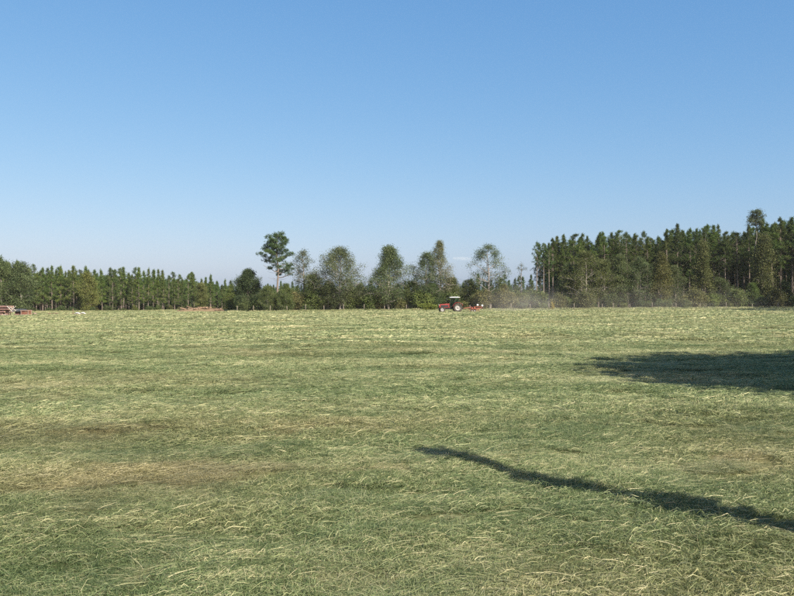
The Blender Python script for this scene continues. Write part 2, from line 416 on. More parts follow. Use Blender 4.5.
def profile(kind, s):
    if kind == 'round': return math.sqrt(max(0.02, 1 - (2 * s - .85) ** 2 / 1.35))
    if kind == 'pyramid': return (1 - s) ** .75 * (0.55 + .45 * min(1, s * 4)) + .07
    if kind == 'egg': return math.sin(math.pi * (min(1, s * .93 + .07)) ** .75) ** .8 + .05
    if kind == 'cone': return (1 - s) ** .92 * (.6 + .4 * min(1, s * 4)) + .03
    if kind == 'spire': return (1 - s) * (.65 + .35 * min(1, s * 4)) + .02
    if kind == 'top': return .35 + .65 * math.sqrt(max(0, 1 - ((s - .62) / .42) ** 2)) if s > .2 else .3
    return 1
def broadleaf(seed, H, base, W, kind, nlimb=26, ntw=6, nleaf=22, size=.30, sig=.38, lean=0, bark='bark_grey', keep=1.0, flat=.8, r0=None, tmid=.45, gap=0.0, clip=None):
    b = TB(seed); r = b.r; r0 = r0 or H * .017
    k = np.linspace(0, 1, 9); wob = np.cumsum(r.randn(9, 2) * H * .011, 0); wob -= wob[0]
    ax = np.stack([wob[:, 0] + lean * k, wob[:, 1], k * H * .97], 1)
    b.tube(ax, r0 * (1 - .93 * k) + .012, 7)
    at = lambda z: np.array([np.interp(z, ax[:, 2], ax[:, i]) for i in range(3)])
    C = []; T = []
    for i in range(nlimb):
        s = (i + r.rand()) / nlimb
        if r.rand() < gap: continue
        z0 = H * (base + (1 - base) * s * .93); a = i * 2.4 + r.randn() * .5
        Lr = W / 2 * profile(kind, s) * (.62 + .5 * r.rand())
        upk = (.25 + .75 * r.rand()) * (.45 if kind in ('pyramid', 'cone') else .8)
        p0 = at(max(z0 - Lr * upk * .7, H * base * .5)); d = np.array([math.cos(a), math.sin(a), 0])
        u = np.linspace(0, 1, 5)[:, None]
        P = p0 + d * Lr * u + np.array([0, 0, 1.]) * Lr * upk * (u ** .8) + np.concatenate([np.zeros((1, 3)), r.randn(4, 3) * Lr * .05])
        rb = max(.012, r0 * .42 * (1 - .6 * s)); b.tube(P, rb * (1 - .85 * u[:, 0]), 4)
        tl = np.clip(tmid + r.randn() * .13, .05, .95)
        for q in range(ntw):
            uu = .3 + .7 * r.rand(); w0 = np.array([np.interp(uu, u[:, 0], P[:, i2]) for i2 in range(3)])
            dd = d * .6 + r.randn(3) * .7; dd[2] += .35; dd /= np.linalg.norm(dd)
            tl2 = Lr * (.18 + .3 * r.rand()) + .15; w1 = w0 + dd * tl2
            b.tube([w0, (w0 + w1) / 2 + r.randn(3) * tl2 * .08, w1], [rb * .35, rb * .25, .006], 3)
            for f in (.6, 1.0):
                if r.rand() < keep: C.append(w0 + dd * tl2 * f); T.append(np.clip(tl + r.randn() * .1, 0, 1))
    if clip:
        zc, hz_ = clip; k_ = [i for i, c in enumerate(C) if (c[0] ** 2 + c[1] ** 2) / (W / 2) ** 2 + ((c[2] - zc) / hz_) ** 2 < 1.0]; C = [C[i] for i in k_]; T = [T[i] for i in k_]
    b.leaves(C, sig, int(nleaf * 2.9), size * .54, np.array(T), flat)
    return b.meshes(M['leaf'], M[bark])
def pine(seed, H, base, W, nbr=64, ntuft=5, nn=9, ln=.36, w=.06, kind='egg', dead=6, r0=None):
    b = TB(seed); r = b.r; r0 = r0 or H * .011
    k = np.linspace(0, 1, 8); wob = np.cumsum(r.randn(8, 2) * H * .004, 0); wob -= wob[0]
    ax = np.stack([wob[:, 0], wob[:, 1], k * H], 1); b.tube(ax, r0 * (1 - .9 * k) + .01, 6)
    at = lambda z: np.array([np.interp(z, ax[:, 2], ax[:, i]) for i in range(3)])
    C = []; T = []
    for i in range(nbr):
        s = (i + r.rand()) / nbr; z0 = H * (base + (1 - base) * s * .98); a = r.rand() * 6.28
        Lr = W / 2 * profile(kind, s) * (.38 + .95 * r.rand()); upk = .1 + .5 * s + .25 * r.randn() * .5
        p0 = at(z0); p1 = p0 + np.array([math.cos(a) * Lr, math.sin(a) * Lr, Lr * upk]); pm = (p0 + p1) / 2 - [0, 0, Lr * .06]
        b.tube([p0, pm, p1], [.05 * (1.1 - s), .03 * (1.1 - s), .008], 3)
        tl = np.clip(.45 + r.randn() * .16, 0, 1)
        for q in range(ntuft if s < .8 else 3):
            u = 1 - .65 * r.rand() ** 1.2; C.append(p0 + (p1 - p0) * u + r.randn(3) * np.array([.22, .22, .12]) * (1 - .75 * s)); T.append(np.clip(tl + r.randn() * .1, 0, 1))
    C += [at(H), at(H * .985), at(H * .97)]; T += [.6, .5, .5]
    for i in range(dead):
        z0 = H * base * (.35 + .65 * r.rand()); a = r.rand() * 6.28; Lr = W * (.1 + .2 * r.rand())
        p0 = at(z0); b.tube([p0, p0 + [math.cos(a) * Lr, math.sin(a) * Lr, Lr * .1]], [.02, .005], 3)
    b.needles(C, nn, ln, w, np.array(T))
    return b.meshes(M['needle'], M['bark'])
def cloud_pine(seed, H, base, W):
    """old field pine: heavy limbs, each carrying separate rounded masses of needles"""
    b = TB(seed); r = b.r
    k = np.linspace(0, 1, 9); wob = np.cumsum(r.randn(9, 2) * H * .006, 0); wob -= wob[0]
    ax = np.stack([wob[:, 0], wob[:, 1], k * H * .96], 1); b.tube(ax, .24 * (1 - .85 * k) + .02, 7)
    at = lambda z: np.array([np.interp(z, ax[:, 2], ax[:, i]) for i in range(3)])
    C = []; T = []
    for i in range(30):
        s = (i + .5 * r.rand()) / 30; z0 = H * (base + (1 - base) * s * .93); a = i * 2.4 + r.randn() * .4
        Lr = W / 2 * (1.02 - .80 * s ** 2.2) * (.62 + .42 * r.rand())
        p0 = at(z0); u = np.linspace(0, 1, 5)[:, None]
        P = p0 + np.array([math.cos(a), math.sin(a), 0]) * Lr * u + np.array([0, 0, 1.]) * Lr * .32 * u ** 1.6 + np.concatenate([np.zeros((1, 3)), r.randn(4, 3) * .1])
        b.tube(P, .085 * (1.15 - s) * (1 - .8 * u[:, 0]) + .008, 4)
        for uu in ((.38, .7, 1.0) if .35 < s < .8 else (.62, 1.0)):
            if r.rand() < .2: continue
            c = np.array([np.interp(uu, u[:, 0], P[:, q]) for q in range(3)]) + [0, 0, .15]; tl = np.clip(.45 + .14 * r.randn(), 0, 1)
            m = int(30 + 18 * r.rand()); rr = .52 + .36 * r.rand()
            g = r.randn(m, 3); g /= np.linalg.norm(g, axis=1)[:, None]; g *= (r.rand(m) ** .45)[:, None] * np.array([rr * 1.25, rr * 1.25, rr * .62])
            C += list(c + g); T += list(np.clip(tl + r.randn(m) * .1, 0, 1))
    for i in range(9):
        z0 = H * (base * (.55 + .6 * r.rand())); a = r.rand() * 6.28; Lr = 1 + 1.6 * r.rand(); p0 = at(z0)
        b.tube([p0, p0 + [math.cos(a) * Lr * .6, math.sin(a) * Lr * .6, .1], p0 + [math.cos(a) * Lr, math.sin(a) * Lr, .35]], [.035, .02, .006], 3)
    b.needles(C, 9, .26, .05, np.array(T))
    return b.meshes(M['needle'], M['bark'])
def bush(seed, H, W, nst=16, nleaf=26, size=.22, sig=.24, tmid=.45):
    b = TB(seed); r = b.r; C = []; T = []
    for i in range(nst):
        a = r.rand() * 6.28; q = r.rand() ** .6; top = np.array([math.cos(a) * W / 2 * q, math.sin(a) * W / 2 * q, H * (.35 + .65 * math.sqrt(max(0, 1 - q * q * .9))) * (.7 + .3 * r.rand())])
        base = top * [.2, .2, 0]; mid = (base + top) / 2 + r.randn(3) * .08 * H * np.array([1, 1, .3])
        b.tube([base, mid, top], [.03, .02, .006], 3); tl = np.clip(tmid + r.randn() * .16, 0, 1)
        for u in (.3, .5, .7, .88, 1.0):
            p = mid + (top - mid) * (u * 2 - 1) if u > .5 else base + (mid - base) * u * 2
            C.append(p + r.randn(3) * sig * .8); T.append(np.clip(tl + r.randn() * .08, 0, 1))
    C = np.array(C); C[:, 2] = np.maximum(C[:, 2], sig * .6)
    b.leaves(C, sig, int(nleaf * 1.5), size * .8, np.array(T), .8)
    return b.meshes(M['leaf'], M['bark'])

def plant(name, meshes, X, Y, h, proto_h, label, cat, group=None, color=(1, 1, 1), rz=0, wide=1.0, part='trunk'):
    s = h / proto_h
    e = empty(name, (X, Y, gnd(X, Y) - .04), rz, label=label, cat=cat, group=group)
    e.scale = (s * wide, s * wide, s)
    for nm, me in ((part, meshes[0]), ('foliage' if part == 'stems' else 'crown', meshes[1])):
        o = bpy.data.objects.new(nm, me); COL.objects.link(o); o.parent = e; o.color = (*color, 1)
    return e
def at_px(px, py, Y): return gx(px, Y), gz(px, py, Y)
rnd = random.Random(11)
def jit(c, a=.12):
    k = 1 + rnd.uniform(-a, a); return tuple(v * k * (1 + rnd.uniform(-a, a) * .4) for v in c)

# prototypes
PLANT_PINE = [pine(200 + i, 11, b, w, nbr=70, kind='egg' if i == 2 else 'spire') for i, (b, w) in enumerate(((.20, 4.4), (.28, 4.0), (.16, 4.0), (.24, 4.0), (.20, 4.6)))]
TALL_PINE = [pine(220 + i, 17, b, w, nbr=84, ntuft=6, kind=k) for i, (b, w, k) in enumerate(((.50, 5.2, 'egg'), (.44, 5.6, 'egg'), (.55, 5.6, 'spire'), (.46, 5.8, 'cone'), (.40, 6.4, 'cone')))]
BUSH = [bush(260 + i, 2.2, w, nst=n) for i, (w, n) in enumerate(((3.0, 18), (2.4, 14), (3.8, 24), (2.0, 12)))]
BIGBUSH = [bush(270 + i, 4.5, w, nst=26, nleaf=34, size=.28, sig=.36) for i, w in enumerate((4.0, 5.0, 3.4))]

# --- left plantation
def zone(px, tab):
    for (x1, t) in tab:
        if px < x1: return t
    return tab[-1][1]
LZ = ((14, 'behind the large leafy tree at the left edge'), (45, 'behind the crate and tarp'), (75, 'left of the olive-yellow tree'), (105, 'behind the olive-yellow tree'), (140, 'right of the olive-yellow tree'), (172, 'left of the tan clay heap'), (228, 'behind the tan clay heap'), (999, 'behind the dark evergreen tree'))
MZ = ((300, 'behind the tallest open pine'), (365, 'behind the broad round tree'), (412, 'behind the pyramid-shaped tree'), (470, 'behind the tractor and the feathery tree'), (508, 'behind the sparse tree'), (999, 'in the gap left of the right wood'))
RZ = ((575, 'at the left end of the right wood'), (604, 'behind the wide olive-brown tree'), (632, 'behind the green tree with a pale trunk'), (650, 'left of the reddish-brown tree'), (676, 'behind the reddish-brown tree'), (694, 'under the highest pine tip'), (716, 'behind the tall narrow brownish tree'), (745, 'left of the round high crown'), (766, 'behind the round high crown'), (999, 'at the right end of the right wood'))
RN = ('front-row', 'second-row', 'back-row')
LTOP = [(-60, 256), (0, 259), (12, 262), (25, 264), (40, 268), (70, 268), (95, 270), (120, 269), (145, 271), (165, 272), (185, 274), (205, 276), (225, 279), (245, 281), (300, 282)]
def top_at(tab, px): return float(np.interp(px, [t[0] for t in tab], [t[1] for t in tab]))
for row, (Y, step) in enumerate(((177, 8.2), (183, 8), (190, 8.2))):
    px = -45 + row * 3.7
    while px < 262:
        y = Y + rnd.uniform(-2, 2); h = gz(px, top_at(LTOP, px) + rnd.uniform(-3, 6), y)
        if rnd.random() > .06:
            plant('pine_tree', rnd.choice(PLANT_PINE), gx(px, y), y, h, 11, RN[row] + ' young green plantation pine ' + zone(px, LZ), 'pine tree',
                  RN[row] + ' plantation pines ' + zone(px, LZ), jit((1.40, 1.20, .92) if row == 0 else (1.2, 1.1, .9), .22), rnd.uniform(0, 6.28), rnd.uniform(.85, 1.2))
        px += step * rnd.uniform(.65, 1.35)
# --- far plantation showing behind the middle trees
for row, Y in enumerate((206, 215)):
    px = 268 + row * 4
    while px < 560:
        y = Y + rnd.uniform(-2, 2); h = gz(px, (276 if px > 470 else 283) + rnd.uniform(-3, 6), y)
        plant('pine_tree', rnd.choice(PLANT_PINE), gx(px, y), y, h, 11, RN[row] + ' distant low pine ' + zone(px, MZ), 'pine tree',
              RN[row] + ' distant pines ' + zone(px, MZ), jit((1.0, 1.02, .9), .2), rnd.uniform(0, 6.28), rnd.uniform(.9, 1.3))
        px += 10.5 * rnd.uniform(.7, 1.3)
# --- right wood of tall pines
RTOP = [(532, 242), (545, 243), (556, 240), (580, 237), (600, 239), (620, 234), (640, 238), (660, 238), (684, 228), (700, 231), (730, 231), (745, 232), (760, 224), (775, 219), (790, 221), (880, 212)]
for row, (Y, x0, step) in enumerate(((172, 553, 10), (178, 541, 8.5), (186, 545, 8.5))):
    px = x0
    while px < 850:
        y = Y + rnd.uniform(-2, 2); h = gz(px, top_at(RTOP, px) + rnd.choice((-6, -3, -1, 0, 1, 2, 4, 6)) + rnd.uniform(-1, 1), y)
        plant('pine_tree', rnd.choice(TALL_PINE), gx(px, y), y, h, 17, RN[row] + ' tall dark green pine ' + zone(px, RZ), 'pine tree', RN[row] + ' tall pines ' + zone(px, RZ),
              jit((.98, .90, .60), .25), rnd.uniform(0, 6.28), rnd.uniform(.8, 1.2))
        px += step * rnd.uniform(.65, 1.35)
# --- the mass of woods further back
P = []; Rr = []; S = []; Ix = []
nr = np.random.RandomState(9)
for k in range(1900):
    y = 198 + 75 * nr.rand() ** 1.3; px = -120 + 1080 * nr.rand()
    if 250 < px < 570: y += 22
    tp = top_at(LTOP, px) + 6 if px < 260 else (285 if px < 548 else top_at(RTOP, px) + 10)
    h = gz(px, tp + nr.rand() * 8, y); s = h / 11.0
    P.append((gx(px, y), y, 0)); Rr.append((0, 0, nr.rand() * 6.28)); S.append((s, s, s)); Ix.append(nr.randint(0, 5))
    if k % 3 == 0: q = .6 + .5 * nr.rand(); P.append((gx(px, y) + 1, y - 3, 0)); Rr.append((0, 0, nr.rand() * 6.28)); S.append((q * 1.3, q * 1.3, q)); Ix.append(nr.randint(5, 8))
def joined(t, c):
    nv = len(t.vertices); V = np.empty((nv + len(c.vertices)) * 3, np.float32); t.vertices.foreach_get('co', V[:nv * 3]); c.vertices.foreach_get('co', V[nv * 3:])
    qa = np.empty(len(t.loops), np.int32); t.loops.foreach_get('vertex_index', qa); qb = np.empty(len(c.loops), np.int32); c.loops.foreach_get('vertex_index', qb)
    ti = np.empty(len(c.polygons), np.float32); c.attributes['tint'].data.foreach_get('value', ti)
    me = mesh_np('wood_pine', V.reshape(-1, 3), None, np.concatenate([qa.reshape(-1, 4), qb.reshape(-1, 4) + nv]), {'tint': np.concatenate([np.zeros(len(t.polygons)), ti])})
    me.materials.append(t.materials[0]); me.materials.append(c.materials[0])
    me.polygons.foreach_set('material_index', np.concatenate([np.zeros(len(t.polygons)), np.ones(len(c.polygons))]).astype(np.int32)); return me
w_o = scatter('back_woods', P, Rr, S, Ix, [joined(*m) for m in PLANT_PINE + BIGBUSH])
tag(w_o, 'far pine woods closing the view behind the front rows of trees', 'woods', kind='stuff'); w_o.color = (.95, .98, .88, 1)

# --- the single trees of the middle
def hero(name, me, px, py, Y, label, cat='tree', color=(1, 1, 1), ph=None, wide=1.0, rz=0):
    X, h = at_px(px, py, Y); return plant(name, me, X, Y, h, ph, label, cat, None, color, rz, wide)
TY = 157
hero('pine_tree', cloud_pine(301, 16, .42, 7.6), 277, 230, TY, 'tallest open-crowned pine with a pale bare trunk, left of middle', 'pine tree', (1.0, 1.0, 1.1), 16)
hero('evergreen_tree', broadleaf(302, 9, .06, 5.4, 'egg', 46, 7, 26, .28, .36, bark='bark', tmid=.2), 247, 268.5, 160, 'dark dense evergreen tree left of the tallest open pine', color=(.72, .8, .75), ph=9)
hero('thin_tree', broadleaf(303, 12, .45, 4.6, 'egg', 22, 6, 9, .26, .34, gap=.12, keep=.75), 304, 248, 160, 'thin half-bare grey tree right of the tallest open pine', color=(1.0, .95, 1.15), ph=12)
hero('round_tree', broadleaf(304, 12.6, .14, 9.4, 'egg', 54, 8, 14, .27, .44, keep=.92), 340, 245, 158, 'broad round airy grey-green tree left of the pyramid-shaped tree', color=(1.15, 1.08, 1.15), ph=12.6)
hero('pyramid_tree', broadleaf(305, 12.8, .08, 10.2, 'pyramid', 66, 8, 14, .27, .42, keep=.95), 389, 244, 158, 'leafy green pyramid-shaped tree in the middle of the treeline', color=(1.0, 1.05, .95), ph=12.8, wide=1.06)
hero('open_tree', broadleaf(306, 11.6, .2, 6.2, 'egg', 38, 7, 13, .26, .38, keep=.9), 426, 250, 159, 'open leafy tree close left of the tall grey feathery tree', color=(.95, 1.0, 1.0), ph=11.6)
hero('feathery_tree', broadleaf(307, 14.2, .16, 8.6, 'cone', 84, 11, 5, .22, .28, keep=.8, r0=.2), 442, 237, 160, 'tall grey feathery spire-shaped tree standing behind the tractor', color=(1.6, 1.35, 1.5), ph=14.2)
hero('sparse_tree', broadleaf(308, 13, .32, 7.4, 'egg', 34, 7, 11, .26, .38, gap=.12, keep=.8), 490, 243, 158, 'sparse tree with a pale trunk standing right of the tractor', color=(1.0, 1.06, 1.0), ph=13)
hero('slender_tree', broadleaf(309, 11, .5, 3.0, 'egg', 12, 5, 6, .22, .26, gap=.2, keep=.7), 521, 262, 175, 'slender almost leafless tree in the gap right of the sparse tree', color=(1, 1, 1.1), ph=11)
# right edge outliers and the edge of the right wood
for (px, py, lab) in ((536.5, 242, 'leftmost of the slender pines standing clear of the right wood'), (543.5, 243, 'second slender bare-trunked pine from the left edge of the right wood'), (549.5, 246, 'third slender bare-trunked pine from the left edge of the right wood')):
    X, h = at_px(px, py, 168); plant('pine_tree', pine(310 + int(px), 17, .66, 2.6, nbr=34, ntuft=5), X, 168, h, 17, lab, 'pine tree', None, (.95, 1, .9))
hero('round_crowned_tree', broadleaf(315, 20, .83, 2.7, 'round', 20, 5, 11, .26, .26, r0=.17), 752, 210, 170, 'tall tree whose round crown rises above the right wood', color=(.9, .9, .95), ph=20)
for k, (px, py, Y, c, lab) in enumerate((
        (585, 249, 163, (1.1, .98, .72), 'wide olive-brown tree at the front left of the right wood'),
        (566, 262, 166, (.9, .95, .85), 'dark small-leaved tree left of the wide olive-brown tree'),
        (604, 258, 164, (1.0, .95, .72), 'olive tree just right of the wide olive-brown tree'),
        (622, 252, 165, (1.05, 1.05, .9), 'green leafy tree with a pale trunk at the front of the right wood'),
        (640, 255, 164, (.95, 1.0, .9), 'grey-green leafy tree left of the reddish tree in the right wood'),
        (660, 250, 163, (1.2, .95, .7), 'reddish-brown leafy tree at the front middle of the right wood'),
        (676, 264, 166, (1.0, .98, .85), 'shorter green leafy tree right of the reddish-brown tree'),
        (704, 240, 165, (1.05, .92, .7), 'tall narrow brownish tree in the middle of the right wood'),
        (722, 276, 165, (.9, .92, .8), 'small shaded tree between the two tall brownish trees'),
        (752, 282, 161, (1.05, 1.2, .7), 'bright green small tree low at the front of the right wood'),
        (764, 232, 168, (1.0, .88, .7), 'tall brownish tree right of the round high crown'),
        (786, 280, 165, (.8, .85, .75), 'low shaded tree at the right end of the wood'))):
    me = broadleaf(330 + k, 12, .10, (8.0, 5.4, 6, 5.6, 6.2, 5.6, 5.6, 4.0, 6, 5, 3.2, 5)[k], ('egg', 'pyramid', 'egg', 'pyramid')[k % 4], 44, 7, 13, .29, .38, keep=.85)
    hero('leafy_tree', me, px, py, Y, lab, 'tree', c, 12, wide=1.0 if py < 270 else 1.5)
# left darker front trees
for k, (px, py, Y, c, lab) in enumerate((
        (3, 259, 168, (1.0, 1.05, .9), 'large leafy tree at the far left edge behind the log stack'),
        (20, 261, 169, (.95, 1.0, .95), 'round dark leafy tree second from the left edge'),
        (88, 271, 172, (1.5, 1.3, .85), 'olive-yellow leafy tree before the left plantation'),
        (200, 282, 173, (1.5, 1.3, 1.0), 'pale olive leafy tree behind the tan log heap'),
        (230, 284, 168, (1.35, 1.35, .8), 'yellow-green small tree left of the dark evergreen'),
        (268, 285, 155.5, (1.1, 1.1, .85), 'small leafy tree at the foot of the tallest pine'),
        (286, 282, 155, (1.15, 1.2, .85), 'small leafy tree right of the tallest pine trunk'),
        (314, 272, 160, (1.05, 1.0, .75), 'low wide olive tree in front of the thin grey tree'),
        (328, 280, 158, (.95, .92, .75), 'low dark olive tree beneath the broad round tree'),
        (360, 283, 160, (.8, .85, .75), 'low dark tree between the round and the pyramid-shaped trees'),
        (412, 280, 160, (1.1, 1.1, .8), 'low leafy tree right of the pyramid-shaped tree'),
        (432, 282, 158, (.85, 1.0, .8), 'low green tree left of the tractor cab'),
        (452, 276, 161, (1.2, 1.1, .9), 'low brownish tree under the feathery tree'),
        (470, 279, 162, (1.1, 1.0, .85), 'low olive tree right of the feathery tree'),
        (503, 283, 160, (1.5, 1.15, 1.0), 'low brown leafy tree right of the sparse tree'))):
    me = broadleaf(360 + k, 10, .06, (6.5, 5, 4.5, 4, 4, 6, 6, 8, 8, 8, 7, 7, 7, 6, 6)[k], ('egg', 'round')[k % 2], 40, 7, 15, .30, .40)
    hero('leafy_tree', me, px, py, Y, lab, 'tree', c, 10, wide=1.0)
# wood edge that turns towards the camera beyond the right side of the frame
for k in range(16):
    Y = 108 + k * 4.2; X = .56 * Y + 4 + rnd.uniform(0, 5)
    plant('pine_tree', rnd.choice(TALL_PINE), X, Y, 18 + rnd.uniform(-2, 2), 17, 'tall pine of the wood edge beyond the right side of the view', 'pine tree',
          'pines beyond the right side', jit((.95, .98, .85)), rnd.uniform(0, 6.28), 1.2)
# --- undergrowth
for k in range(84):
    px = -30 + 870 * (k + rnd.random() * .9) / 84; left = px < 240
    if 168 < px < 232 or (-30 < px < 36): Y = 172 + rnd.uniform(0, 4)
    else: Y = (170 if left else 156.5) + rnd.uniform(0, 5)
    big = rnd.random() < (.06 if left else .5 if px < 530 else .3); h = rnd.uniform(2.6, 4.6) if big else rnd.uniform(.8, 1.5) if left else rnd.uniform(1.2, 2.5)
    c = rnd.choice(((1.1, 1.1, .85), (.9, .95, .8), (1.5, 1.3, .9), (1.25, 1.3, .8), (1.35, 1.1, .95)))
    nm, zone = ('at the foot of the left plantation' if left else 'under the middle trees behind the fence' if px < 530 else 'along the foot of the right wood'), ('left' if left else 'middle' if px < 530 else 'right')
    plant('shrub', rnd.choice(BIGBUSH if big else BUSH), gx(px, Y), Y, h, 4.5 if big else 2.2, ('taller leafy shrub ' if big else 'low leafy shrub ') + nm, 'shrub',
          ('taller' if big else 'low') + ' shrubs of the ' + zone + ' undergrowth', jit(c), rnd.uniform(0, 6.28), rnd.uniform(.9, 1.3), 'stems')
for px, Y, h, w in ((424, 153, 1.5, 1.5), (433, 152.5, 1.3, 1.3)):
    plant('shrub', BUSH[1], gx(px, Y), Y, h, 2.2, 'yellow-green weedy shrub %s ahead of the tractor' % ('farther left' if px < 430 else 'close'), 'shrub', None, (1.9, 1.75, .8), px, w, 'stems')
plant('shrub', BUSH[3], gx(552, 152), 152, 1.5, 2.2, 'dry tan weed clump beside the fence post right of the dust', 'shrub', None, (3.2, 2.0, 1.0), 1, .6, 'stems')
# --- unmown weeds along the field edge
def weeds(seed):
    r = np.random.RandomState(seed); n = 150; p = r.randn(n, 2) * .45; an = r.rand(n) * 6.28; L = .25 + .5 * r.rand(n); w = .03
    d = np.stack([np.cos(an) * .35, np.sin(an) * .35, np.ones(n)], 1) * L[:, None]; s = np.stack([-np.sin(an), np.cos(an), 0 * an], 1) * w
    b0 = np.concatenate([p, np.zeros((n, 1))], 1)
    V = np.stack([b0 - s, b0 + s, b0 + d + s * .3, b0 + d - s * .3], 1)
    me = mesh_np('weed_patch', V.reshape(-1, 3), None, np.arange(n * 4).reshape(-1, 4), {'tint': np.clip(r.normal(.5, .2, n), 0, 1)}); me.materials.append(M['grass']); return me
n = 2600; x = (nr.rand(n) * 2 - 1) * 112; y = np.where(x < -34, 166, 151.5) + nr.rand(n) ** 1.5 * 12
sc = .25 + .45 * nr.rand(n) * (.5 + fbm(x / 5, y / 5, 8, 2))
wd = scatter('edge_weeds', np.stack([x, y, ground_h(x, y)], 1), np.stack([0 * x, 0 * x, nr.rand(n) * 6.28], 1), np.stack([sc * 1.2, sc * 1.2, sc], 1), nr.randint(0, 3, n), [weeds(k) for k in range(3)], {'dry': nr.rand(n) * .5})
tag(wd, 'unmown weeds and grass along the foot of the treeline', 'weeds', kind='stuff')

# --- the two trees outside the frame whose shadows fall on the field
oak = broadleaf(401, 9.5, .34, 12, 'round', 90, 14, 11, .70, .5, r0=.35, clip=(6.2, 2.7))
plant('shade_tree', oak, 17.7, 10.0, 10.3, 9.5, 'big spreading tree beyond the right side whose shadow darkens the field', 'tree', None, (1, 1, 1), 0)
def snag():
    H = 4.8; b = TB(402); r = b.r; k = np.linspace(0, 1, 12)
    ax = np.stack([.05 * np.sin(k * 6) + .035 * np.sin(k * 17), .05 * np.cos(k * 5 + 1) - .05 * math.cos(1), k * H], 1)
    b.tube(ax, .19 - .10 * k + .035 * np.sin(k * 23) - .03 * (k > .99), 8)
    C = []
    for z, ln, a, n in ((1.6, .40, 2.2, 7), (1.9, .50, 2.6, 8), (2.2, .42, 2.0, 7), (2.7, .14, -.8, 2), (3.1, .2, 2.3, 4), (3.5, .16, -1, 3), (4.2, .18, 2.4, 4), (4.55, .14, -.9, 3)):
        p0 = np.array([np.interp(z, ax[:, 2], ax[:, i]) for i in range(3)]); p1 = p0 + [math.cos(a) * ln, math.sin(a) * ln, ln * .4]
        b.tube([p0, p1], [.025, .01], 4)
        for q in range(n): C.append(p0 + (p1 - p0) * (.3 + .7 * q / n))
    b.leaves(C, .085, 34, .11, .4)
    return b.meshes(M['leaf'], M['bark_grey'])
L = 4.8 / math.tan(el)
plant('dead_snag', snag(), .17 + L * math.sin(az), 8.9 + L * math.cos(az), 4.8, 4.8, 'thin leaning trunk just beyond the right side, casting the long narrow shadow', 'snag')

# ------------------------------------------------------------------ fence along the middle treeline
M['post'] = simple('post', (.30, .26, .20), .9, wear=(.16, .135, .10), scale=14, bump=.3)
M['wire'] = simple('wire', (.30, .29, .28), .5, 1.0)
def fence(pxs, Y, label):
    X0 = gx(pxs[0], Y); root = empty('wire_fence', (X0, Y, 0), label=label, cat='fence')
    rr = random.Random(int(pxs[0])); tops = []
    for px in pxs:
        h = rr.uniform(1.0, 1.5); x = gx(px, Y) - X0; z0 = gnd(x + X0, Y) - .05; tx, ty = rr.uniform(-.05, .05), rr.uniform(-.04, .04)
        m = MB().tube([(x, 0, z0), (x + tx * .5, ty * .5, z0 + h * .6), (x + tx, ty, z0 + h - .03), (x + tx, ty, z0 + h)], [.062, .06, .056, .04], 8); m.build('post', M['post'], root, True); tops.append((x, z0, h))
    for k in range(4):
        P = []
        for (a, b) in zip(tops, tops[1:]):
            P += [(a[0], -.08, a[1] + .3 + k * .28), ((a[0] + b[0]) / 2, -.08, (a[1] + b[1]) / 2 + .28 + k * .28)]
        P.append((tops[-1][0], -.08, tops[-1][1] + .3 + k * .28)); MB().tube(P, .004, 4).build('wire', M['wire'], root)
fence([237, 253.5, 270, 287, 305.5, 324, 343.5, 364, 384.5, 406.5, 428, 449, 470, 491, 511, 530], 153.2, 'weathered wire fence running behind the tractor along the middle trees')
fence([549, 574, 602, 613.5, 630, 652, 676, 700, 726, 752, 778, 804], 152.2, 'weathered wire fence along the foot of the right wood')

# ------------------------------------------------------------------ tractor
M['red'] = simple('red_paint', (.30, .035, .03), .4, wear=(.22, .045, .038), scale=3)
M['rim'] = simple('rim_paint', (.36, .35, .33), .55, wear=(.20, .19, .17), scale=4)
M['white'] = simple('white_paint', (.50, .49, .47), .4, wear=(.62, .6, .55), scale=4)
M['black'] = simple('black_metal', (.025, .025, .027), .55)
M['tyre'] = simple('tyre', (.022, .021, .02), .85, wear=(.10, .085, .06), scale=5, bump=.2)
M['lamp'] = simple('lamp_lens', (.8, .78, .7), .1)
M['seat'] = simple('seat_vinyl', (.03, .03, .03), .6)
def glass_mat():
    m, n, l, p = new_mat('cab_glass'); p.inputs['Base Color'].default_value = (.55, .75, .72, 1); p.inputs['Roughness'].default_value = .03
    p.inputs['Transmission Weight'].default_value = 1.0; p.inputs['IOR'].default_value = 1.2
    nz = noise_node(n, l, 3, 3); r = ramp(n, l, nz.outputs[0], [(.3, (.55, .75, .72)), (.8, (.45, .62, .60))]); l.new(r.outputs[0], p.inputs['Base Color']); return m
M['glass'] = glass_mat()
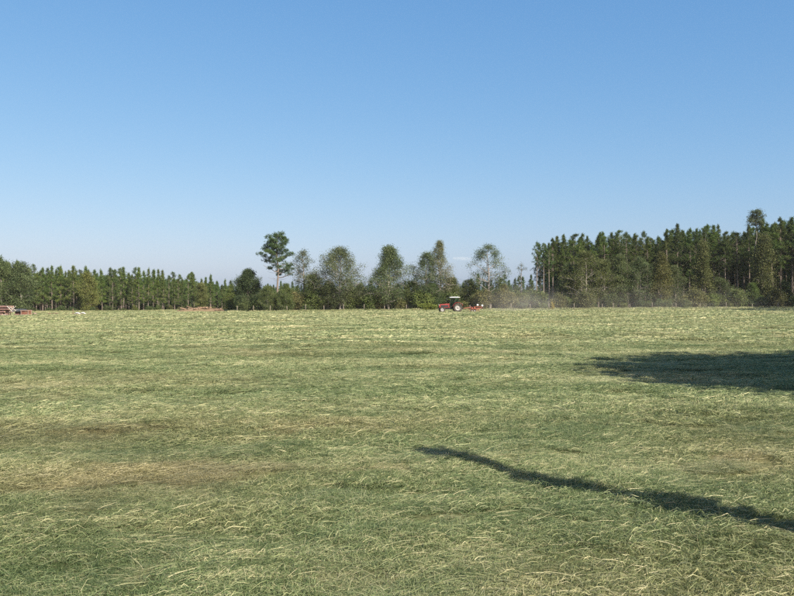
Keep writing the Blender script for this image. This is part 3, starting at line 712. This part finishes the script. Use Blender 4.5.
def wheel(name, root, x, y, r, w, rim, side):
    """tyre with lugs and a dished rim; side is the outer direction in y"""
    e = MB().lathe([(r * .58, -w * .42), (r * .80, -w * .5), (r * .93, -w * .46), (r * .96, 0), (r * .93, w * .46), (r * .80, w * .5), (r * .58, w * .42)], (0, 0, 0), 'Y', 28, False)
    nl = 20
    for k in range(nl):
        a = 2 * math.pi * k / nl
        for s in (-1, 1):
            c, sn = math.cos(a + s * .06), math.sin(a + s * .06); a2 = a + s * .06
            R = Matrix.Rotation(-a2, 3, 'Y')
            V = [R @ Vector(p) for p in [(r * .94, s * w * .02, -.03 * r), (r * .94, s * w * .48, -.1 * r), (r * .94, s * w * .48, -.03 * r), (r * .94, s * w * .02, .04 * r),
                 (r, s * w * .02, -.03 * r), (r * .985, s * w * .48, -.1 * r), (r * .985, s * w * .48, -.03 * r), (r, s * w * .02, .04 * r)]]
            e.add(V, [(0, 1, 2, 3), (7, 6, 5, 4), (0, 4, 5, 1), (1, 5, 6, 2), (2, 6, 7, 3), (3, 7, 4, 0)])
    hub = empty(name, (x, y, r)); hub.parent = root
    e.build('tyre', M['tyre'], hub)
    m = MB().lathe([(r * .60, -side * w * .40), (r * .59, side * w * .40), (r * .52, side * w * .34), (r * .44, side * w * .12), (r * .20, side * w * .10), (r * .17, side * w * .22), (.02, side * w * .24)], (0, 0, 0), 'Y', 24, False)
    m.build('rim', rim, hub, True)
    return hub
TX, TYY = gx(452.5, 129.5), 129.5
T = empty('tractor', (TX, TYY, gnd(TX, TYY) + .0), math.radians(4), label='red farm tractor with a white cab roof driving left across the field', cat='tractor')
# x forward is -X: front axle at -1.75, rear axle at .85
for s in (-1, 1):
    wheel('rear_wheel', T, .78, s * .78, .78, .48, M['rim'], s)
    wheel('front_wheel', T, -1.80, s * .74, .48, .32, M['rim'], s)
MB().prism([(-2.25, .78), (-2.3, 1.15), (-2.15, 1.36), (-.55, 1.50), (-.5, .80)], -.36, .36).build('hood', M['red'], T)
MB().box((-2.29, 0, .98), (.04, .56, .36), bev=.01).build('grille', M['black'], T)
for s in (-1, 1):
    MB().lathe([(.08, 0), (.08, -.04), (.03, -.06)], (-2.25, s * .24, 1.22), 'X', 12).build('headlight', M['lamp'], T)
    MB().box((-1.4, s * .375, 1.05), (1.3, .02, .34), bev=.005).build('side_grille', M['black'], T)
    MB().prism([(-2.1, .98), (-1.95, 1.06), (-1.62, 1.06), (-1.45, .96), (-1.47, .93), (-1.64, 1.02), (-1.94, 1.02), (-2.08, .95)], s * .74 - .17, s * .74 + .17).build('front_fender', M['black'], T)
m = MB().box((-1.05, 0, .68), (2.2, .46, .36), bev=.03); m.box((.55, 0, .74), (1.3, .55, .5), bev=.04); m.build('chassis', M['black'], T)
MB().box((-1.80, 0, .48), (.16, 1.3, .14), bev=.02).build('front_axle', M['black'], T)
MB().box((.78, 0, .78), (.2, 1.3, .2), bev=.02).build('rear_axle', M['black'], T)
MB().tube([(-.95, .28, 1.4), (-.95, .28, 1.95), (-.95, .28, 2.35), (-.90, .28, 2.48)], [.05, .07, .05, .045], 10).build('exhaust_pipe', M['black'], T, True)
# fenders curving over the rear wheels
for s in (-1, 1):
    pts = [(.78 + .90 * math.cos(a), .78 + .90 * math.sin(a)) for a in np.linspace(.35, 2.9, 12)]
    pts += [(.78 + .86 * math.cos(a), .78 + .86 * math.sin(a)) for a in np.linspace(2.9, .35, 12)]
    MB().prism(pts, s * .80 - .27, s * .80 + .27).build('rear_fender', M['red'], T)
    MB().box((1.52, s * .86, 1.42), (.05, .12, .09), bev=.01).build('tail_light', M['lamp'], T)
MB().box((.2, 0, 1.04), (1.3, .95, .08), bev=.02).build('cab_floor', M['black'], T)
post = [(-.48, 1.06, -.36, 2.42), (.30, 1.06, .34, 2.42), (1.12, 1.5, .98, 2.42)]
for s in (-1, 1):
    for (x0, z0, x1, z1) in post: MB().tube([(x0, s * .56, z0), (x1, s * .54, z1)], .035, 6).build('cab_post', M['black'], T)
    MB().prism([(-.44, 1.12), (.27, 1.12), (.31, 2.38), (-.33, 2.38)], s * .55 - .006, s * .55 + .006).build('side_window', M['glass'], T)
    MB().prism([(.34, 1.12), (.60, 1.50), (1.08, 1.54), (.95, 2.38), (.37, 2.38)], s * .55 - .006, s * .55 + .006).build('side_window', M['glass'], T)
    MB().box((-.48, s * .80, 1.95), (.04, .16, .26), bev=.01).build('mirror', M['black'], T)
m = MB(); m.add([(-.47, -.52, 1.5), (-.47, .52, 1.5), (-.36, .52, 2.38), (-.36, -.52, 2.38), (-.46, -.52, 1.5), (-.46, .52, 1.5), (-.35, .52, 2.38), (-.35, -.52, 2.38)], [(0, 1, 2, 3), (7, 6, 5, 4), (0, 4, 5, 1), (1, 5, 6, 2), (2, 6, 7, 3), (3, 7, 4, 0)]); m.build('windscreen', M['glass'], T)
m = MB().box((.32, 0, 2.49), (1.75, 1.34, .13), bev=.04); m.box((.32, 0, 2.57), (1.4, 1.1, .06), taper=.9); m.build('roof', M['white'], T)
m = MB().box((.45, 0, 1.38), (.5, .5, .14), bev=.03); m.box((.72, 0, 1.72), (.12, .48, .6), ry=.12, bev=.03); m.build('seat', M['seat'], T)
m = MB().tube([(-.35, 0, 1.1), (-.12, 0, 1.62)], .03, 6)
m.tube([(-.12 + .07 * math.sin(a) * 1.2, .19 * math.cos(a), 1.63 + .17 * math.sin(a) * .9) for a in np.linspace(0, 2 * math.pi, 15)], .016, 5); m.build('steering_wheel', M['black'], T)
for s in (-1, 1): MB().box((1.5, s * .35, .55), (.9, .06, .09), ry=.05).build('hitch_arm', M['black'], T)

# hay tedder drawn behind the tractor
M['orange'] = simple('tedder_paint', (.36, .10, .06), .5, wear=(.26, .10, .06), scale=3)
HX = TX + 3.05; HY = TYY + .2
Hd = empty('hay_tedder', (HX, HY, gnd(HX, HY)), math.radians(4), label='orange-red hay tedder with pale wheels pulled behind the red tractor', cat='hay tedder')
MB().tube([(-1.2, 0, .62), (-.5, 0, .75), (.2, 0, .85)], .06, 8).build('drawbar', M['orange'], Hd)
MB().box((.25, 0, .86), (.14, 4.4, .14), bev=.02).build('crossbeam', M['orange'], Hd)
for k, yy in enumerate((-1.9, -.63, .63, 1.9)):
    xx = .55 if k % 2 else .35
    rt = MB().lathe([(.16, .52), (.2, .56), (.2, .66), (.09, .72), (.07, .84)], (xx, yy, 0), 'Z', 14).build('rotor', M['orange'], Hd)
    for q in range(6):
        a = q * math.pi / 3 + k * .5; c, s_ = math.cos(a), math.sin(a)
        MB().tube([(xx + c * .15, yy + s_ * .15, .6), (xx + c * .72, yy + s_ * .72, .5), (xx + c * .80, yy + s_ * .80, .12)], [.025, .022, .012], 6).build('tine_arm', M['orange'], rt)
    wheel('support_wheel', Hd, xx, yy - .01, .25, .16, M['rim'], -1)
for xx, yy in ((.95, -1.3), (1.75, -1.2)):
    MB().tube([(.3, yy, .86), (xx - .1, yy, .90), (xx, yy, .98)], .035, 6).build('guard_bracket', M['orange'], Hd)
    MB().lathe([(.02, -.05), (.15, -.04), (.18, 0), (.15, .02), (.05, .03)], (xx, yy, 1.08 + .1 * (xx < 1)), 'Y', 18).build('white_guard', M['white'], Hd, True)
MB().tube([(.3, -1.4, .55), (1.0, -1.3, .50), (1.75, -1.2, .72)], .045, 8).build('rear_rail', M['orange'], Hd)
MB().tube([(.3, 1.4, .55), (1.0, 1.3, .50), (1.75, 1.2, .72)], .045, 8).build('rear_rail', M['orange'], Hd)
MB().box((1.75, 0, .72), (.08, 2.6, .08), bev=.01).build('rear_bar', M['orange'], Hd)

# ------------------------------------------------------------------ logs and farm scrap at the left
M['log'] = simple('log_bark', (.19, .11, .088), .9, wear=(.10, .058, .046), scale=5, bump=.6)
M['cut'] = simple('cut_wood', (.55, .40, .26), .8, wear=(.42, .28, .17), scale=12)
M['log_tan'] = simple('log_tan', (.21, .145, .09), .9, wear=(.15, .095, .06), scale=5, bump=.6)
M['board'] = simple('board', (.30, .21, .165), .8, wear=(.18, .125, .10), scale=7)
M['tarp'] = simple('tarp', (.035, .04, .038), .5, wear=(.06, .065, .06), scale=3)
M['bleached'] = simple('bleached_wood', (.42, .38, .33), .85, wear=(.45, .4, .34), scale=8)
M['clay'] = simple('clay', (.19, .13, .075), .95, wear=(.14, .11, .055), scale=2, bump=.6)
M['sheet'] = simple('white_sheet', (.74, .73, .70), .5, wear=(.55, .54, .5), scale=3)
M['rust'] = simple('rust', (.24, .10, .06), .85, wear=(.14, .06, .04), scale=6, bump=.3)
lr = random.Random(4)
def log(x, y, z, L, r, rz, label, group=None, mat='log', tilt=0, ends='cut'):
    e = empty('log', (x, y, z), rz, label=label, cat='log', group=group); e.rotation_euler.y = tilt
    P = [(-L / 2 + L * k / 4, lr.uniform(-.02, .02), lr.uniform(-.015, .015)) for k in range(5)]; R = [r * (1.08 - .06 * k) for k in range(5)]
    MB().tube(P, R, 10, False).build('bark', M[mat], e, True)
    for k, i in ((0, -1), (4, 1)):
        MB().lathe([(R[k] * .98, 0), (R[k] * .6, i * .008)], (P[k][0], P[k][1], P[k][2]), 'X', 10).build('cut_end', M[ends], e)
    return e
LY = 121.0; LX = gx(0, LY)
r0 = .22
for row in range(4):
    for k in range(5 - row):
        log(LX - 1.75 + lr.uniform(-.35, .35), LY - .7 + (k + row / 2) * r0 * 2.15, gnd(LX, LY) + r0 + row * r0 * 1.8, 6.2 + lr.uniform(-1.0, .8), r0 * lr.uniform(.72, 1.08), lr.uniform(-.06, .06) + .03,
            'long reddish-brown log in the stack at the left edge', 'logs of the red stack at the left edge')
# bleached crossed limbs
for k, (dx, tl) in enumerate(((2.05, .8), (2.3, -.75), (2.5, .55))):
    p = MB().tube([(-.75, 0, 0), (-.2, .04, .03), (.3, -.03, -.02), (.8, .02, .03)], [.06, .055, .045, .02], 7)
    b = empty('bleached_limb', (LX + dx, LY - .9 + .12 * k, gnd(LX, LY) + .98), lr.uniform(-.2, .2), label=('pale bleached limb leaning up to the right beside the red logs', 'pale bleached limb leaning up to the left across its twin', 'smaller pale limb right of the crossed pair')[k], cat='limb'); b.rotation_euler.y = tl
    p.build('stem', M['bleached'], b, True); MB().tube([(.1, 0, 0), (.4, .05, .2), (.6, .1, .28)], [.03, .02, .01], 5).build('twig', M['bleached'], b, True)
for row in range(3):
    for k in range(4 - row):
        log(LX + 3.15 + lr.uniform(-.1, .1), LY - .3 + (k + row / 2) * .37, gnd(LX, LY) + .17 + row * .31, 1.5, .165, lr.uniform(-.05, .05), 'short brown log under the dark tarp beside the crate', 'short logs under the tarp')
# tarp
nxk, nyk = 13, 9; V = []; F = []
for j in range(nyk):
    for i in range(nxk):
        u, v = i / (nxk - 1), j / (nyk - 1); xx = -1.1 + 2.2 * u; yy = -.75 + 1.7 * v
        zz = 1.08 - .38 * abs(2 * v - 1) ** 2.2 - .10 * abs(2 * u - 1) ** 3 + .03 * math.sin(i * 1.9 + j * 1.3)
        V.append((xx, yy, zz))
for j in range(nyk - 1):
    for i in range(nxk - 1): a = j * nxk + i; F.append((a, a + 1, a + nxk + 1, a + nxk))
tm = bpy.data.meshes.new('tarp'); tm.from_pydata(V, [], F); tm.update()
tp = tag(obj('tarp', tm, M['tarp']), 'dark tarp thrown over the short logs by the crate', 'tarp'); tp.location = (LX + 3.15, LY, gnd(LX, LY)); tp.modifiers.new('thickness', 'SOLIDIFY').thickness = .012
# crate with pale frame edges
C = empty('wooden_crate', (LX + 4.35, LY - .5, gnd(LX, LY)), -.1, label='open brown wooden crate with pale frame edges right of the tarp', cat='crate')
W2, D2, H2 = 1.15, .9, .78
for sx in (-1, 1):
    for sy in (-1, 1): MB().box((sx * W2 / 2, sy * D2 / 2, H2 / 2 + .12), (.09, .09, H2), bev=.008).build('corner_post', M['board'], C)
for sy in (-1, 1):
    for z in (.18, H2 + .06): MB().box((0, sy * (D2 / 2 + .057), z), (W2 + .2, .02, .12), bev=.004).build('rail', M['board'], C)
    for k in range(4): MB().box((0, sy * (D2 / 2 - .06), .22 + k * .17), (W2 - .1, .02, .14), bev=.004).build('slat', M['rust'], C)
for sx in (-1, 1):
    for k in range(4): MB().box((sx * (W2 / 2 - .06), 0, .24 + k * .17), (.02, D2 - .12, .14), bev=.004).build('slat', M['rust'], C)
for k in range(5): MB().box((-.42 + k * .21, 0, .14), (.19, D2 - .15, .02), bev=.004).build('floor_board', M['board'], C)
for sx in (-.4, .4): MB().box((sx, 0, .06), (.12, D2, .12), bev=.01).build('skid', M['rust'], C)
def scrap(x, y, w, d, h, label, seed, mat='sheet'):
    r = np.random.RandomState(seed); n = 7; V = []; F = []
    for j in range(n):
        for i in range(n):
            u, v = i / 6 - .5, j / 6 - .5; V.append((u * w * (1 - .1 * r.rand()), v * d, h * (1 - (2 * u) ** 2 * .9) * (1 - .4 * (2 * v) ** 2) + .03 + .02 * r.rand()))
    for j in range(n - 1):
        for i in range(n - 1): a = j * n + i; F.append((a, a + 1, a + n + 1, a + n))
    me = bpy.data.meshes.new('scrap_sheet'); me.from_pydata(V, [], F); me.update()
    o = tag(obj('scrap_sheet', me, M[mat]), label, 'scrap sheet'); o.location = (x, y, gnd(x, y) + .1); o.modifiers.new('thickness', 'SOLIDIFY').thickness = .02
scrap(gx(4, 119), 119, 1.0, .5, .10, 'pale flat sheet on the grass before the red logs', 1, 'bleached')
scrap(gx(34.5, 122), 122, .7, .5, .28, 'pale bent sheet right of the crate', 2, 'board')
scrap(gx(77.3, 124), 124, .95, .5, .26, 'left of the two white bent sheets on the dark brush', 3)
scrap(gx(83, 124.3), 124.3, .85, .5, .24, 'right of the two white bent sheets on the dark brush', 4)
# dark brush under the white sheets, a stick, a row of rubble
def brush(x, y, w, h, n, label, mat, seed, name='brush_heap'):
    r = random.Random(seed); e = empty(name, (x, y, gnd(x, y)), label=label, cat='brush')
    for q in range(n):
        a = r.uniform(-.6, .6) + (math.pi if r.random() < .5 else 0); L = r.uniform(.4, .9) * w * .35; px, py, pz = r.uniform(-w / 2, w / 2), r.uniform(-.5, .5), r.uniform(.03, h)
        pz *= max(.15, 1 - (2 * px / w) ** 2)
        MB().tube([(px, py, pz), (px + math.cos(a) * L * .5, py + math.sin(a) * L * .5, pz + r.uniform(-.02, .1)), (px + math.cos(a) * L, py + math.sin(a) * L, max(.03, pz + r.uniform(-.15, .12)))], [.045, .035, .012], 5).build('branch', M[mat], e, True)
brush(gx(80, 124.8), 124.8, 3.0, .3, 26, 'dark low brush heap under the white sheets', 'rust', 6)
brush(gx(66, 126), 126, 1.4, .22, 12, 'small brown brush heap left of the white sheets', 'rust', 7)
brush(gx(52, 128), 128, 3.4, .3, 22, 'tan brush heap between crate and white sheets', 'log_tan', 8)
stick = empty('stake', (gx(73.3, 124), 123.8, gnd(gx(73.3, 124), 123.8)), label='tan upright stake beside the white sheets', cat='stake')
MB().tube([(0, 0, -.05), (.02, 0, .5), (.03, .02, .95), (.03, .02, 1.0)], [.05, .048, .045, .03], 7).build('shaft', M['log_tan'], stick, True)
# orange heap of clay and logs before the left wood
HPX, HPY = gx(200, 160), 160.0
n = 41; V = []; F = []
for j in range(17):
    for i in range(n):
        u, v = i / (n - 1) * 2 - 1, j / 16 * 2 - 1; xx, yy = u * 5.3, v * 1.8
        q = max(0, 1 - abs(u) ** 2.6) * max(0, 1 - v * v); V.append((xx, yy, q * (.62 + .5 * float(fbm(np.array([xx * .9]), np.array([yy * 1.4]), 61, 3)[0])) - .05))
for j in range(16):
    for i in range(n - 1): a = j * n + i; F.append((a, a + 1, a + n + 1, a + n))
hm = bpy.data.meshes.new('clay_heap'); hm.from_pydata(V, [], F); hm.update()
hp = tag(obj('clay_heap', hm, M['clay']), 'long low heap of tan clay before the left wood', 'clay heap'); hp.location = (HPX, HPY, gnd(HPX, HPY))
for k in range(26):
    u = lr.uniform(-.85, .85); v = lr.uniform(-.75, .0); q = max(0, 1 - abs(u) ** 2.6) * (1 - v * v)
    log(HPX + u * 5, HPY + v * 1.7, gnd(HPX, HPY) + q * .85 + .08, lr.uniform(.8, 2.2), lr.uniform(.06, .13), lr.uniform(-.8, .8), 'tan log lying on the tan clay heap', 'logs on the clay heap', 'log_tan', lr.uniform(-.28, .28))

# ------------------------------------------------------------------ a small far cloud
def cloud():
    m, n, l, p = new_mat('cloud_vapour'); n.remove(p)
    v = n.new('ShaderNodeVolumePrincipled'); v.inputs['Color'].default_value = (.99, .98, .97, 1); v.inputs['Density'].default_value = .0045
    l.new(v.outputs[0], n['Material Output'].inputs['Volume'])
    Y = 4200; b = MB(); r = random.Random(3)
    for k in range(16):
        u = k / 15 - .5; R = (13 + 6 * r.random()) * (1 - 1.2 * u * u)
        prof = [(max(.3, R * math.sin(t)), -R * math.cos(t)) for t in np.linspace(.05, math.pi - .05, 8)]
        b.lathe(prof, (u * 85 + r.uniform(-4, 4), r.uniform(-15, 15), r.uniform(-3, 4) - u * 5), 'Z', 12)
    o = b.build('cloud', m); o.location = (gx(462, Y), Y, gz(462, 258.5, Y)); o.scale = (1, 1, .55)
    rm = o.modifiers.new('fuse', 'REMESH'); rm.mode = 'VOXEL'; rm.voxel_size = 3.0
    tag(o, 'tiny white cloud low over the treeline behind the feathery tree', 'cloud')
cloud()

# ------------------------------------------------------------------ dust raised by the tedder
def dust(name, c, size, dens, label, scale, col=(.95, .89, .80)):
    m, n, l, p = new_mat(name + '_air'); n.remove(p)
    v = n.new('ShaderNodeVolumePrincipled'); v.inputs['Color'].default_value = (*col, 1); v.inputs['Anisotropy'].default_value = .1
    tc = n.new('ShaderNodeTexCoord'); ln = n.new('ShaderNodeVectorMath'); ln.operation = 'LENGTH'; l.new(tc.outputs['Object'], ln.inputs[0])
    fall = n.new('ShaderNodeMapRange'); fall.inputs['From Min'].default_value = 1.0; fall.inputs['From Max'].default_value = .15; fall.inputs['To Max'].default_value = 1.0; l.new(ln.outputs['Value'], fall.inputs['Value'])
    nz = noise_node(n, l, scale, 3, tc.outputs['Object']); nn = n.new('ShaderNodeMapRange'); nn.inputs['From Min'].default_value = .35; nn.inputs['From Max'].default_value = .7; l.new(nz.outputs[0], nn.inputs['Value'])
    k = mth(n, l, 'MULTIPLY', mth(n, l, 'MULTIPLY', fall.outputs[0], mth(n, l, 'ADD', nn.outputs[0], .25)), dens); l.new(k, v.inputs['Density'])
    l.new(v.outputs[0], n['Material Output'].inputs['Volume'])
    b = MB().lathe([(max(.01, math.sin(t)), -math.cos(t)) for t in np.linspace(.02, math.pi - .02, 14)], (0, 0, 0), 'Z', 24)
    o = b.build(name, m); o.location = c; o.scale = size; tag(o, label, 'dust', kind='stuff'); return o
dust('dust_cloud', (gx(520, 137), 137, 1.0), (9.5, 6, 4.6), .045, 'tan dust cloud hanging behind the hay tedder', 3)
dust('drifting_dust', (gx(650, 150), 149, .6), (32, 7, 4.6), .015, 'thin dust drifting along the foot of the right wood', 4)


# ------------------------------------------------------------------ thin haze over the whole place
hz_m, n, l, p = new_mat('haze_air'); n.remove(p)
v = n.new('ShaderNodeVolumePrincipled'); v.inputs['Color'].default_value = (.93, .95, .98, 1); v.inputs['Density'].default_value = .00008; v.inputs['Anisotropy'].default_value = .0
l.new(v.outputs[0], n['Material Output'].inputs['Volume'])
hz = MB().box((0, 140, 13), (700, 480, 29)).build('haze', hz_m)
tag(hz, 'thin pale haze hanging over the field and woods', 'haze', kind='stuff')
